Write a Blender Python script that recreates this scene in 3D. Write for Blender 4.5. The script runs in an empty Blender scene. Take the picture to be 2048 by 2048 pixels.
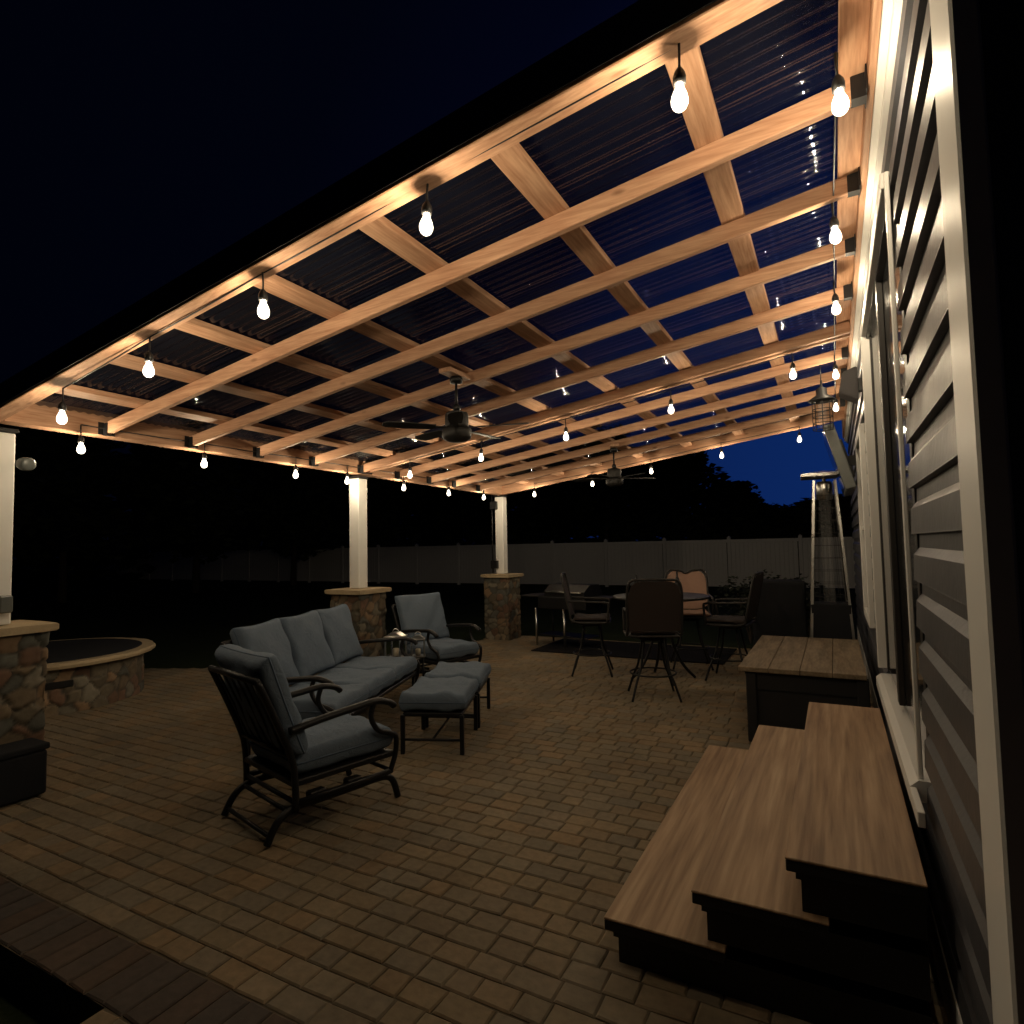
import bpy, bmesh, math, random
import numpy as np
from mathutils import Matrix, Vector
R = math.radians
rng = random.Random(7)
sc = bpy.context.scene
COL = sc.collection

# ------------------------------------------------------------------ materials
def newmat(name):
    m = bpy.data.materials.new(name); m.use_nodes = True
    nt = m.node_tree; b = nt.nodes['Principled BSDF']
    return m, nt, b
def N(nt, t, **k):
    n = nt.nodes.new(t)
    for a, v in k.items(): setattr(n, a, v)
    return n
def plain(name, col, rough=.5, metal=0., spec=.5, var=.18, scale=9., bump=0., bscale=60., coords='Object'):
    m, nt, b = newmat(name)
    tc = N(nt, 'ShaderNodeTexCoord')
    no = N(nt, 'ShaderNodeTexNoise'); no.inputs['Scale'].default_value = scale; no.inputs['Detail'].default_value = 5
    nt.links.new(tc.outputs[coords], no.inputs['Vector'])
    mx = N(nt, 'ShaderNodeMix', data_type='RGBA')
    mx.inputs['A'].default_value = (*[c*(1-var) for c in col], 1)
    mx.inputs['B'].default_value = (*[min(1, c*(1+var)) for c in col], 1)
    nt.links.new(no.outputs['Fac'], mx.inputs['Factor'])
    nt.links.new(mx.outputs['Result'], b.inputs['Base Color'])
    mr = N(nt, 'ShaderNodeMapRange'); mr.inputs['To Min'].default_value = max(.02, rough-.1); mr.inputs['To Max'].default_value = min(1, rough+.1)
    nt.links.new(no.outputs['Fac'], mr.inputs['Value']); nt.links.new(mr.outputs['Result'], b.inputs['Roughness'])
    b.inputs['Metallic'].default_value = metal
    b.inputs['Specular IOR Level'].default_value = spec
    if bump:
        n2 = N(nt, 'ShaderNodeTexNoise'); n2.inputs['Scale'].default_value = bscale; n2.inputs['Detail'].default_value = 4
        nt.links.new(tc.outputs[coords], n2.inputs['Vector'])
        bp = N(nt, 'ShaderNodeBump'); bp.inputs['Strength'].default_value = bump; bp.inputs['Distance'].default_value = .01
        nt.links.new(n2.outputs['Fac'], bp.inputs['Height']); nt.links.new(bp.outputs['Normal'], b.inputs['Normal'])
    return m
def wood(name, c1, c2, axis='x', rough=.65, knots=True, stretch=14., fine=7.):
    m, nt, b = newmat(name)
    tc = N(nt, 'ShaderNodeTexCoord'); oi = N(nt, 'ShaderNodeObjectInfo')
    mp = N(nt, 'ShaderNodeMapping')
    sx = {'x': (1, stretch, stretch), 'y': (stretch, 1, stretch)}[axis]
    mp.inputs['Scale'].default_value = sx
    ml = N(nt, 'ShaderNodeVectorMath', operation='SCALE'); ml.inputs['Scale'].default_value = 37.
    cb = N(nt, 'ShaderNodeCombineXYZ')
    for i in range(3): nt.links.new(oi.outputs['Random'], cb.inputs[i])
    nt.links.new(cb.outputs[0], ml.inputs[0])
    ad = N(nt, 'ShaderNodeVectorMath', operation='ADD')
    nt.links.new(tc.outputs['Object'], ad.inputs[0]); nt.links.new(ml.outputs[0], ad.inputs[1])
    nt.links.new(ad.outputs[0], mp.inputs['Vector'])
    n1 = N(nt, 'ShaderNodeTexNoise'); n1.inputs['Scale'].default_value = 1.3; n1.inputs['Detail'].default_value = 6; n1.inputs['Distortion'].default_value = 1.2
    n2 = N(nt, 'ShaderNodeTexNoise'); n2.inputs['Scale'].default_value = fine; n2.inputs['Detail'].default_value = 4
    nt.links.new(mp.outputs[0], n1.inputs['Vector']); nt.links.new(mp.outputs[0], n2.inputs['Vector'])
    av = N(nt, 'ShaderNodeMath', operation='MULTIPLY_ADD'); av.inputs[1].default_value = .45
    nt.links.new(n2.outputs['Fac'], av.inputs[0]); 
    h = N(nt, 'ShaderNodeMath', operation='MULTIPLY'); h.inputs[1].default_value = .6; nt.links.new(n1.outputs['Fac'], h.inputs[0]); nt.links.new(h.outputs[0], av.inputs[2])
    rp = N(nt, 'ShaderNodeValToRGB')
    rp.color_ramp.elements[0].position = .36; rp.color_ramp.elements[0].color = (*c1, 1)
    rp.color_ramp.elements[1].position = .66; rp.color_ramp.elements[1].color = (*c2, 1)
    nt.links.new(av.outputs[0], rp.inputs[0])
    out = rp.outputs[0]
    if knots:
        vo = N(nt, 'ShaderNodeTexVoronoi'); vo.inputs['Scale'].default_value = 2.1
        mk = N(nt, 'ShaderNodeMapping'); mk.inputs['Scale'].default_value = {'x': (1, 2.4, 2.4), 'y': (2.4, 1, 2.4)}[axis]
        nt.links.new(ad.outputs[0], mk.inputs['Vector']); nt.links.new(mk.outputs[0], vo.inputs['Vector'])
        mr = N(nt, 'ShaderNodeMapRange'); mr.inputs['From Min'].default_value = .035; mr.inputs['From Max'].default_value = .10
        mr.inputs['To Min'].default_value = .75; mr.inputs['To Max'].default_value = 0.
        nt.links.new(vo.outputs['Distance'], mr.inputs['Value'])
        mx = N(nt, 'ShaderNodeMix', data_type='RGBA'); mx.inputs['B'].default_value = (c1[0]*.35, c1[1]*.28, c1[2]*.25, 1)
        nt.links.new(mr.outputs['Result'], mx.inputs['Factor']); nt.links.new(out, mx.inputs['A']); out = mx.outputs['Result']
    # board to board variation
    hv = N(nt, 'ShaderNodeHueSaturation'); vr = N(nt, 'ShaderNodeMapRange'); vr.inputs['To Min'].default_value = .82; vr.inputs['To Max'].default_value = 1.12
    nt.links.new(oi.outputs['Random'], vr.inputs['Value']); nt.links.new(vr.outputs['Result'], hv.inputs['Value'])
    nt.links.new(out, hv.inputs['Color']); nt.links.new(hv.outputs[0], b.inputs['Base Color'])
    b.inputs['Roughness'].default_value = rough; b.inputs['Specular IOR Level'].default_value = .3
    bp = N(nt, 'ShaderNodeBump'); bp.inputs['Strength'].default_value = .25; bp.inputs['Distance'].default_value = .004
    nt.links.new(n2.outputs['Fac'], bp.inputs['Height']); nt.links.new(bp.outputs['Normal'], b.inputs['Normal'])
    return m
def attrmat(name, rough=.85, spec=.3, nscale=26., namp=.35, bump=.5):
    """colour comes from the per-stone / per-paver colour attribute, broken up by noise"""
    m, nt, b = newmat(name)
    at = N(nt, 'ShaderNodeAttribute', attribute_name='tint')
    tc = N(nt, 'ShaderNodeTexCoord'); no = N(nt, 'ShaderNodeTexNoise'); no.inputs['Scale'].default_value = nscale; no.inputs['Detail'].default_value = 6
    nt.links.new(tc.outputs['Object'], no.inputs['Vector'])
    nb = N(nt, 'ShaderNodeTexNoise'); nb.inputs['Scale'].default_value = 1.1; nb.inputs['Detail'].default_value = 4
    nt.links.new(tc.outputs['Object'], nb.inputs['Vector'])
    mr = N(nt, 'ShaderNodeMapRange'); mr.inputs['To Min'].default_value = 1-namp; mr.inputs['To Max'].default_value = 1+namp
    nt.links.new(no.outputs['Fac'], mr.inputs['Value'])
    mr2 = N(nt, 'ShaderNodeMapRange'); mr2.inputs['From Min'].default_value = .3; mr2.inputs['From Max'].default_value = .7; mr2.inputs['To Min'].default_value = .78; mr2.inputs['To Max'].default_value = 1.18
    nt.links.new(nb.outputs['Fac'], mr2.inputs['Value'])
    mu = N(nt, 'ShaderNodeMath', operation='MULTIPLY'); nt.links.new(mr.outputs[0], mu.inputs[0]); nt.links.new(mr2.outputs[0], mu.inputs[1])
    sx = N(nt, 'ShaderNodeVectorMath', operation='SCALE'); nt.links.new(at.outputs['Color'], sx.inputs[0]); nt.links.new(mu.outputs[0], sx.inputs['Scale'])
    nt.links.new(sx.outputs[0], b.inputs['Base Color'])
    b.inputs['Roughness'].default_value = rough; b.inputs['Specular IOR Level'].default_value = spec
    bp = N(nt, 'ShaderNodeBump'); bp.inputs['Strength'].default_value = bump; bp.inputs['Distance'].default_value = .006
    nt.links.new(no.outputs['Fac'], bp.inputs['Height']); nt.links.new(bp.outputs['Normal'], b.inputs['Normal'])
    return m

M = {}
M['cedar_x'] = wood('cedar along rafter', (.37, .185, .105), (.60, .36, .225), 'x')
M['cedar_y'] = wood('cedar along purlin', (.36, .182, .102), (.58, .35, .218), 'y')
def grain(name, cols, sx=6.5, sy=.30, rings=13., rough=.6):
    m, nt, b = newmat(name)
    tc = N(nt, 'ShaderNodeTexCoord'); oi = N(nt, 'ShaderNodeObjectInfo'); mp = N(nt, 'ShaderNodeMapping'); mp.inputs['Scale'].default_value = (sx, sy, sx)
    cb = N(nt, 'ShaderNodeCombineXYZ'); ml = N(nt, 'ShaderNodeMath', operation='MULTIPLY'); ml.inputs[1].default_value = 31.
    nt.links.new(oi.outputs['Random'], ml.inputs[0]); nt.links.new(ml.outputs[0], cb.inputs[0]); nt.links.new(ml.outputs[0], cb.inputs[1])
    ad = N(nt, 'ShaderNodeVectorMath', operation='ADD'); nt.links.new(tc.outputs['Object'], mp.inputs['Vector']); nt.links.new(mp.outputs[0], ad.inputs[0]); nt.links.new(cb.outputs[0], ad.inputs[1])
    n1 = N(nt, 'ShaderNodeTexNoise'); n1.inputs['Scale'].default_value = 1.; n1.inputs['Detail'].default_value = 2.5; n1.inputs['Roughness'].default_value = .45
    nt.links.new(ad.outputs[0], n1.inputs['Vector'])
    mu = N(nt, 'ShaderNodeMath', operation='MULTIPLY'); mu.inputs[1].default_value = rings*3; nt.links.new(n1.outputs['Fac'], mu.inputs[0])
    sn = N(nt, 'ShaderNodeMath', operation='SINE'); nt.links.new(mu.outputs[0], sn.inputs[0])
    n2 = N(nt, 'ShaderNodeTexNoise'); n2.inputs['Scale'].default_value = 9.; n2.inputs['Detail'].default_value = 5; nt.links.new(ad.outputs[0], n2.inputs['Vector'])
    m1 = N(nt, 'ShaderNodeMath', operation='MULTIPLY_ADD'); m1.inputs[1].default_value = .075; nt.links.new(sn.outputs[0], m1.inputs[0])
    m2 = N(nt, 'ShaderNodeMath', operation='MULTIPLY_ADD'); m2.inputs[1].default_value = .55; m2.inputs[2].default_value = -.02; nt.links.new(n2.outputs['Fac'], m2.inputs[0])
    m3 = N(nt, 'ShaderNodeMath', operation='MULTIPLY_ADD'); m3.inputs[1].default_value = .5; nt.links.new(n1.outputs['Fac'], m3.inputs[0]); nt.links.new(m2.outputs[0], m3.inputs[2])
    nt.links.new(m3.outputs[0], m1.inputs[2])
    rp = N(nt, 'ShaderNodeValToRGB'); rp.color_ramp.elements[0].position = .28; rp.color_ramp.elements[0].color = (*cols[0], 1); rp.color_ramp.elements[1].position = .75; rp.color_ramp.elements[1].color = (*cols[2], 1)
    q = rp.color_ramp.elements.new(.5); q.color = (*cols[1], 1)
    nt.links.new(m1.outputs[0], rp.inputs[0]); nt.links.new(rp.outputs[0], b.inputs['Base Color']); b.inputs['Roughness'].default_value = rough; b.inputs['Specular IOR Level'].default_value = .3
    bp = N(nt, 'ShaderNodeBump'); bp.inputs['Strength'].default_value = .2; bp.inputs['Distance'].default_value = .004; nt.links.new(m1.outputs[0], bp.inputs['Height']); nt.links.new(bp.outputs['Normal'], b.inputs['Normal'])
    return m
M['tread'] = grain('composite tread', ((.22, .135, .075), (.38, .25, .145), (.54, .385, .24)))
M['lid'] = wood('weathered lid', (.16, .12, .075), (.34, .26, .17), 'y', rough=.75, knots=False, stretch=8.)
M['vinyl'] = plain('white vinyl', (.74, .73, .70), .40, spec=.35, var=.03, scale=3)
M['siding'] = plain('slate vinyl siding', (.062, .063, .072), .42, var=.06, scale=4, bump=.12, bscale=30)
M['black_metal'] = plain('black powder coated metal', (.008, .008, .009), .45, spec=.35)
M['dark_metal'] = plain('bronze dark metal', (.028, .026, .025), .5, metal=.2, spec=.35)
M['steel'] = plain('brushed stainless', (.62, .61, .58), .3, metal=1., var=.05)
M['fabric'] = plain('blue grey cushion cloth', (.135, .176, .232), .92, spec=.2, var=.08, scale=40, bump=.35, bscale=420)
_nt = M['fabric'].node_tree; _b = _nt.nodes['Principled BSDF']; _tc = N(_nt, 'ShaderNodeTexCoord'); _n = N(_nt, 'ShaderNodeTexNoise'); _n.inputs['Scale'].default_value = 11; _n.inputs['Detail'].default_value = 5; _n.inputs['Distortion'].default_value = .8
_bp = N(_nt, 'ShaderNodeBump'); _bp.inputs['Strength'].default_value = .55; _bp.inputs['Distance'].default_value = .02
_old = _b.inputs['Normal'].links[0].from_socket; _nt.links.new(_tc.outputs['Object'], _n.inputs['Vector']); _nt.links.new(_n.outputs['Fac'], _bp.inputs['Height']); _nt.links.new(_old, _bp.inputs['Normal']); _nt.links.new(_bp.outputs['Normal'], _b.inputs['Normal'])
M['welt'] = plain('cushion welt', (.10, .14, .20), .9, spec=.2)
M['welt'] = plain('cushion welt', (.10, .14, .20), .9, spec=.2)
M['black_wood'] = plain('black stained wood', (.012, .012, .013), .6)
M['glass_dark'] = plain('dark window glass', (.012, .013, .015), .06, spec=.6, var=.02)
M['cap'] = plain('tan capstone', (.40, .31, .19), .8, var=.22, scale=7, bump=.5, bscale=35)
M['stone'] = attrmat('field stone', nscale=18, bump=.6)
M['paver'] = attrmat('concrete paver')
M['rubber'] = plain('black plastic', (.014, .014, .015), .5)
M['sling'] = plain('brown sling mesh', (.030, .020, .017), .8, var=.15, scale=60, bump=.5, bscale=300)
M['sling_red'] = plain('terracotta sling mesh', (.38, .235, .175), .8, var=.12, scale=20)
M['fence'] = plain('grey vinyl fence', (.80, .79, .80), .6, var=.05)
M['cloth_dark'] = plain('charcoal cloth', (.02, .021, .024), .95, spec=.1)
M['rug'] = plain('black outdoor rug', (.012, .012, .014), .95, spec=.1, bump=.4, bscale=200)
M['ceramic'] = plain('ivory candle', (.62, .55, .42), .5)
M['tvgrey'] = plain('grey television casing', (.10, .11, .105), .4)
M['mesh_grey'] = plain('grey plastic grille', (.085, .08, .085), .7)

def leafmat(name, c):
    m, nt, b = newmat(name)
    ge = N(nt, 'ShaderNodeNewGeometry')
    mx = N(nt, 'ShaderNodeMix', data_type='RGBA'); mx.inputs['A'].default_value = (*[v*.6 for v in c], 1); mx.inputs['B'].default_value = (*[v*1.4 for v in c], 1)
    nt.links.new(ge.outputs['Random Per Island'], mx.inputs['Factor']); nt.links.new(mx.outputs['Result'], b.inputs['Base Color'])
    b.inputs['Roughness'].default_value = .7
    return m
M['leaf'] = leafmat('tree leaf', (.030, .042, .020))
M['shrub'] = leafmat('shrub leaf', (.010, .014, .007))
M['bark'] = plain('tree bark', (.06, .045, .035), .9, bump=.6, bscale=25)
M['lawn'] = plain('lawn soil and grass', (.022, .030, .012), .95, spec=.1, var=.4, scale=3, bump=.8, bscale=40)
M['sand'] = plain('joint sand', (.12, .098, .068), .95, spec=.1)

def glass_mat():
    m, nt, b = newmat('clear lamp glass')
    b.inputs['Base Color'].default_value = (.9, .9, .9, 1); b.inputs['Roughness'].default_value = .05
    b.inputs['Alpha'].default_value = .07
    return m
M['clear'] = glass_mat()
def poly_mat():
    """smoked corrugated polycarbonate: tinted see-through, a glossy film and a little milky scatter"""
    m, nt, b = newmat('smoked polycarbonate')
    nt.nodes.remove(b); out = nt.nodes['Material Output']
    tr = N(nt, 'ShaderNodeBsdfTransparent'); tr.inputs['Color'].default_value = (.38, .40, .42, 1)
    df = N(nt, 'ShaderNodeBsdfDiffuse'); df.inputs['Color'].default_value = (.006, .007, .011, 1)
    gl = N(nt, 'ShaderNodeBsdfGlossy'); gl.inputs['Roughness'].default_value = .05; gl.inputs['Color'].default_value = (1, 1, 1, 1)
    ad = N(nt, 'ShaderNodeAddShader'); nt.links.new(tr.outputs[0], ad.inputs[0]); nt.links.new(df.outputs[0], ad.inputs[1])
    fr = N(nt, 'ShaderNodeFresnel'); fr.inputs['IOR'].default_value = 1.38
    mx = N(nt, 'ShaderNodeMixShader'); fh = N(nt, 'ShaderNodeMath', operation='MULTIPLY'); fh.inputs[1].default_value = .085; nt.links.new(fr.outputs[0], fh.inputs[0]); nt.links.new(fh.outputs[0], mx.inputs[0]); nt.links.new(ad.outputs[0], mx.inputs[1]); nt.links.new(gl.outputs[0], mx.inputs[2])
    nt.links.new(mx.outputs[0], out.inputs['Surface'])
    return m
M['poly'] = poly_mat()
FIL_E = 2100.
def bulb_mat(name, e):
    m, nt, b = newmat(name)
    b.inputs['Base Color'].default_value = (.8, .7, .5, 1)
    b.inputs['Emission Color'].default_value = (1., .82, .57, 1); b.inputs['Emission Strength'].default_value = e
    return m
M['filament'] = bulb_mat('glowing filament', FIL_E)
def bulb_glass():
    m, nt, b = newmat('lit bulb glass'); nt.nodes.remove(b)
    tr = N(nt, 'ShaderNodeBsdfTransparent'); tr.inputs['Color'].default_value = (.96, .95, .92, 1)
    em = N(nt, 'ShaderNodeEmission'); em.inputs['Color'].default_value = (1., .86, .66, 1); em.inputs['Strength'].default_value = 3.
    ad = N(nt, 'ShaderNodeAddShader'); nt.links.new(tr.outputs[0], ad.inputs[0]); nt.links.new(em.outputs[0], ad.inputs[1])
    nt.links.new(ad.outputs[0], nt.nodes['Material Output'].inputs['Surface']); m.cycles.emission_sampling = 'NONE'
    return m
M['bulb'] = bulb_glass()

# ------------------------------------------------------------------ mesh building
class MB:
    def __init__(s): s.bm = bmesh.new(); s.smooth = set()
    def _add(s, verts, faces, mat=None, smooth=False):
        vs = [s.bm.verts.new(mat @ Vector(v) if mat else Vector(v)) for v in verts]
        for f in faces:
            try:
                fc = s.bm.faces.new([vs[i] for i in f]); fc.smooth = smooth
            except ValueError: pass
        return vs
    def box(s, x0, x1, y0, y1, z0, z1, bevel=0., mat=None, seg=1):
        t = bmesh.new(); bmesh.ops.create_cube(t, size=1)
        for v in t.verts: v.co = Vector(((x0+x1)/2+v.co.x*(x1-x0), (y0+y1)/2+v.co.y*(y1-y0), (z0+z1)/2+v.co.z*(z1-z0)))
        if bevel: bmesh.ops.bevel(t, geom=list(t.edges), offset=bevel, segments=seg, affect='EDGES', profile=.5)
        t.verts.index_update()
        s._add([v.co.copy() for v in t.verts], [[v.index for v in f.verts] for f in t.faces], mat); t.free(); return s
    def prism(s, poly, axis, a, b, mat=None):
        """polygon (2D) extruded along axis; for 'y' the polygon is (x,z), for 'x' (y,z), for 'z' (x,y)"""
        def P(p, t): return {'y': (p[0], t, p[1]), 'x': (t, p[0], p[1]), 'z': (p[0], p[1], t)}[axis]
        n = len(poly); v = [P(p, a) for p in poly]+[P(p, b) for p in poly]
        f = [list(range(n))[::-1], list(range(n, 2*n))]+[[i, (i+1) % n, n+(i+1) % n, n+i] for i in range(n)]
        s._add(v, f, mat); return s
    def tube(s, pts, r, seg=8, closed=False, flat=None, mat=None, cap=True):
        """round (or flattened) bar swept along a polyline; r may be a list"""
        P = [Vector(p) for p in pts]; n = len(P); rr = r if isinstance(r, (list, tuple)) else [r]*n
        verts = []; up = None
        for i in range(n):
            if closed: d = P[(i+1) % n]-P[i-1]
            else: d = P[min(i+1, n-1)]-P[max(i-1, 0)]
            d.normalize()
            if up is None:
                up = Vector((0, 0, 1)) if abs(d.z) < .9 else Vector((0, 1, 0))
            a = d.cross(up)
            if a.length < 1e-4: a = d.cross(Vector((1, 0, 0)))
            a.normalize(); b2 = a.cross(d).normalized(); up = b2
            for k in range(seg):
                t = 2*math.pi*(k+.5)/seg
                ca, sa = math.cos(t), math.sin(t)
                if flat: ca *= flat
                verts.append(P[i]+a*ca*rr[i]+b2*sa*rr[i])
        faces = []
        m = n if closed else n-1
        for i in range(m):
            for k in range(seg):
                faces.append([i*seg+k, i*seg+(k+1) % seg, ((i+1) % n)*seg+(k+1) % seg, ((i+1) % n)*seg+k])
        if cap and not closed: faces += [list(range(seg))[::-1], [(n-1)*seg+k for k in range(seg)]]
        s._add(verts, faces, mat, smooth=seg > 5); return s
    def lathe(s, prof, seg=24, c=(0, 0, 0), mat=None, smooth=True):
        v = []; f = []; n = len(prof)
        for r, z in prof:
            for k in range(seg):
                t = 2*math.pi*k/seg; v.append((c[0]+r*math.cos(t), c[1]+r*math.sin(t), c[2]+z))
        for i in range(n-1):
            for k in range(seg): f.append([i*seg+k, i*seg+(k+1) % seg, (i+1)*seg+(k+1) % seg, (i+1)*seg+k])
        f.append(list(range(seg))[::-1]); f.append([(n-1)*seg+k for k in range(seg)])
        s._add(v, f, mat, smooth); return s
    def cushion(s, w, d, h, puff=.25, mat=None, nu=18, crease=0., pinch=.02, seed=0, sag=0.):
        """box cushion centred on origin, edges rounded, faces puffed, cloth slightly uneven; w=x d=y h=z"""
        r = random.Random(seed); ph = [r.uniform(0, 6.28) for _ in range(6)]
        v = []; f = []; nv = max(6, int(nu*d/w)); L = 5
        def prof(u): return max(0., 1-abs(u)**28)**.42
        for side in (1, -1):
            base = len(v)
            for i in range(nu+1):
                for j in range(nv+1):
                    u = -1+2*i/nu; w_ = -1+2*j/nv
                    u = math.sin(u*math.pi/2); w_ = math.sin(w_*math.pi/2)
                    e = prof(u)*prof(w_)
                    z = h/2*(e*(1-puff)+puff*(math.cos(u*1.57)*math.cos(w_*1.57)))
                    z += e*.009*(math.sin(5*u+ph[0])*math.sin(4*w_+ph[1])+.6*math.sin(9*u+7*w_+ph[2]))
                    if crease: z -= h*.5*crease*math.exp(-(w_/.07)**2)*prof(u)
                    if sag: z -= h*.5*sag*math.cos(u*1.57)*math.cos(w_*1.57) if side > 0 else 0
                    k = 1-pinch*(1-min(abs(u), abs(w_))**2)*max(abs(u), abs(w_))**4
                    v.append((u*w/2*k, w_*d/2*k, side*max(z, h*.06)))
            for i in range(nu):
                for j in range(nv):
                    a = base+i*(nv+1)+j; q = [a, a+nv+1, a+nv+2, a+1]
                    f.append(q if side > 0 else q[::-1])
        # close the rim
        nn = (nu+1)*(nv+1)
        rim = [i*(nv+1) for i in range(nu+1)]+[nu*(nv+1)+j for j in range(1, nv+1)]+[i*(nv+1)+nv for i in range(nu-1, -1, -1)]+[j for j in range(nv-1, 0, -1)]
        for a, b in zip(rim, rim[1:]+rim[:1]): f.append([b, a, a+nn, b+nn])
        s._add(v, f, mat, True); return s
    def build(s, name, mat, parent=None, loc=None, recalc=True):
        if recalc: bmesh.ops.recalc_face_normals(s.bm, faces=list(s.bm.faces))
        me = bpy.data.meshes.new(name); s.bm.to_mesh(me); s.bm.free()
        me.materials.append(mat if not isinstance(mat, str) else M[mat])
        o = bpy.data.objects.new(name, me); COL.objects.link(o)
        if loc: o.location = loc
        if parent: o.parent = parent
        return o
def tag(o, label=None, cat=None, group=None, kind=None):
    if label: o['label'] = label
    if cat: o['category'] = cat
    if group: o['group'] = group
    if kind: o['kind'] = kind
    return o
def thing(name, label, cat, loc=(0, 0, 0), rz=0, group=None):
    o = bpy.data.objects.new(name, None); COL.objects.link(o); o.empty_display_size = .1
    o.location = loc; o.rotation_euler = (0, 0, rz)
    return tag(o, label, cat, group)
def copy_tree(o, parent=None):
    c = o.copy(); COL.objects.link(c)
    if parent: c.parent = parent
    for ch in list(o.children): copy_tree(ch, c)
    return c
def T(x=0, y=0, z=0, rx=0, ry=0, rz=0):
    return Matrix.Translation((x, y, z)) @ Matrix.Rotation(rz, 4, 'Z') @ Matrix.Rotation(ry, 4, 'Y') @ Matrix.Rotation(rx, 4, 'X')
def arc(c, r, a0, a1, n, plane='xz'):
    o = []
    for i in range(n+1):
        t = R(a0+(a1-a0)*i/n); u, v = r*math.cos(t), r*math.sin(t)
        o.append({'xz': (c[0]+u, c[1], c[2]+v), 'yz': (c[0], c[1]+u, c[2]+v), 'xy': (c[0]+u, c[1]+v, c[2])}[plane])
    return o
def smooth_path(P, n=6):
    """Catmull-Rom through the points"""
    P = [Vector(p) for p in P]; out = []
    for i in range(len(P)-1):
        p0 = P[max(i-1, 0)]; p1 = P[i]; p2 = P[i+1]; p3 = P[min(i+2, len(P)-1)]
        for k in range(n):
            t = k/n
            out.append(.5*((2*p1)+(p2-p0)*t+(2*p0-5*p1+4*p2-p3)*t*t+(3*p1-p0-3*p2+p3)*t**3))
    return out+[P[-1]]

# ------------------------------------------------------------------ camera, world
H = 1.6
yaw, pitch, roll = R(28.076), R(3.270), R(-1.150)
fw = Vector((-math.sin(yaw)*math.cos(pitch), math.cos(yaw)*math.cos(pitch), math.sin(pitch)))
rt = Vector((math.cos(yaw), math.sin(yaw), 0)); up = rt.cross(fw)
r2 = rt*math.cos(roll)+up*math.sin(roll); u2 = -rt*math.sin(roll)+up*math.cos(roll)
cam = bpy.data.cameras.new('camera'); co = bpy.data.objects.new('camera', cam); COL.objects.link(co)
mm = Matrix((r2, u2, -fw)).transposed().to_4x4(); mm.translation = Vector((0, 0, H)); co.matrix_world = mm
cam.sensor_width = 36; cam.lens = 1136.09/1932*36; cam.clip_start = .05; cam.clip_end = 2000
sc.camera = co

w = bpy.data.worlds.new('World'); sc.world = w; w.use_nodes = True
nt = w.node_tree; bg = nt.nodes['Background']
# dusk: a deep night blue that brightens towards the last light, low behind the far right corner of the yard
tcw = N(nt, 'ShaderNodeTexCoord')
gd = Vector((math.sin(R(6)), math.cos(R(6)), math.tan(R(6)))).normalized()
dt = N(nt, 'ShaderNodeVectorMath', operation='DOT_PRODUCT'); dt.inputs[1].default_value = gd
nt.links.new(tcw.outputs['Generated'], dt.inputs[0])
rp = N(nt, 'ShaderNodeValToRGB'); e = rp.color_ramp.elements
e[0].position = .05; e[0].color = (.0003, .0006, .0022, 1); e[1].position = 1.; e[1].color = (.0034, .0190, .108, 1)
q = e.new(.56); q.color = (.0004, .0008, .0034, 1)
q = e.new(.72); q.color = (.0006, .0011, .0058, 1)
q = e.new(.83); q.color = (.0013, .0021, .0130, 1)
q = e.new(.95); q.color = (.0030, .0140, .082, 1)
nt.links.new(dt.outputs['Value'], rp.inputs[0]); nt.links.new(rp.outputs[0], bg.inputs['Color']); bg.inputs['Strength'].default_value = 1.
sc.view_settings.view_transform = 'Standard'; sc.view_settings.look = 'None'; sc.view_settings.exposure = 0; sc.view_settings.gamma = 1
sc.cycles.use_denoising = True; sc.cycles.max_bounces = 8; sc.cycles.diffuse_bounces = 4; sc.cycles.glossy_bounces = 4
sc.cycles.transparent_max_bounces = 24; sc.cycles.sample_clamp_indirect = 3.; sc.cycles.caustics_reflective = False; sc.cycles.caustics_refractive = False
sc.cycles.use_light_tree = True

# ------------------------------------------------------------------ pergola geometry constants
SL = .149
XB = -5.1                      # inner face of the outer beam
ZB = 2.555                      # underside of rafters at the beam
RD = .095; RT = .042            # rafter depth and thickness
XH = .192                      # house end of rafters
def zr(x, y=2.): return ZB+SL*(x-XB)-.021*max(0., y-4)*(.4+.6*(x-XB)/5.2)  # underside of the rafters; the roof settles a little towards the far end
RAFT = [2.69, 3.41, 4.13, 4.86, 6.34, 7.05, 7.69, 8.40]
Y0 = 1.96; YM = 5.69; Y1 = 9.25
POSTS = [2.02, 5.69, 9.33]; XP = -5.2

# ------------------------------------------------------------------ ground, patio
g = MB(); n = 24
for i in range(1): g.box(-150, 150, -60, 240, -.6, -.16)
tag(g.build('ground', 'lawn'), kind='structure')
# patio: individually laid pavers over a sand bed
def tint_mesh(name, verts, faces, cols, mat, parent=None, smooth=None):
    me = bpy.data.meshes.new(name); me.from_pydata(verts, [], faces); me.update()
    a = me.color_attributes.new('tint', 'FLOAT_COLOR', 'POINT')
    a.data.foreach_set('color', np.asarray(cols, 'f').ravel())
    if smooth is not None: me.polygons.foreach_set('use_smooth', [smooth]*len(faces))
    me.materials.append(M[mat]); o = bpy.data.objects.new(name, me); COL.objects.link(o)
    if parent: o.parent = parent
    return o
def inside(x, y):
    if x > .33 and y > 1.4: return False
    if x > 1.6 or y > 9.75: return False
    if x < -2.36 and y < 1.27: return False
    if y > 6.4 and x < -5.5: return False
    if 5.1 < y <= 6.4 and x < -5.5+(y-6.4)*2.4: return False
    return x > -9.4 and (y > -1.5)
PV = []; PF = []; PC = []
TANS = [(.205, .160, .100), (.182, .148, .102), (.215, .158, .095), (.195, .158, .106)]
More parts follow.
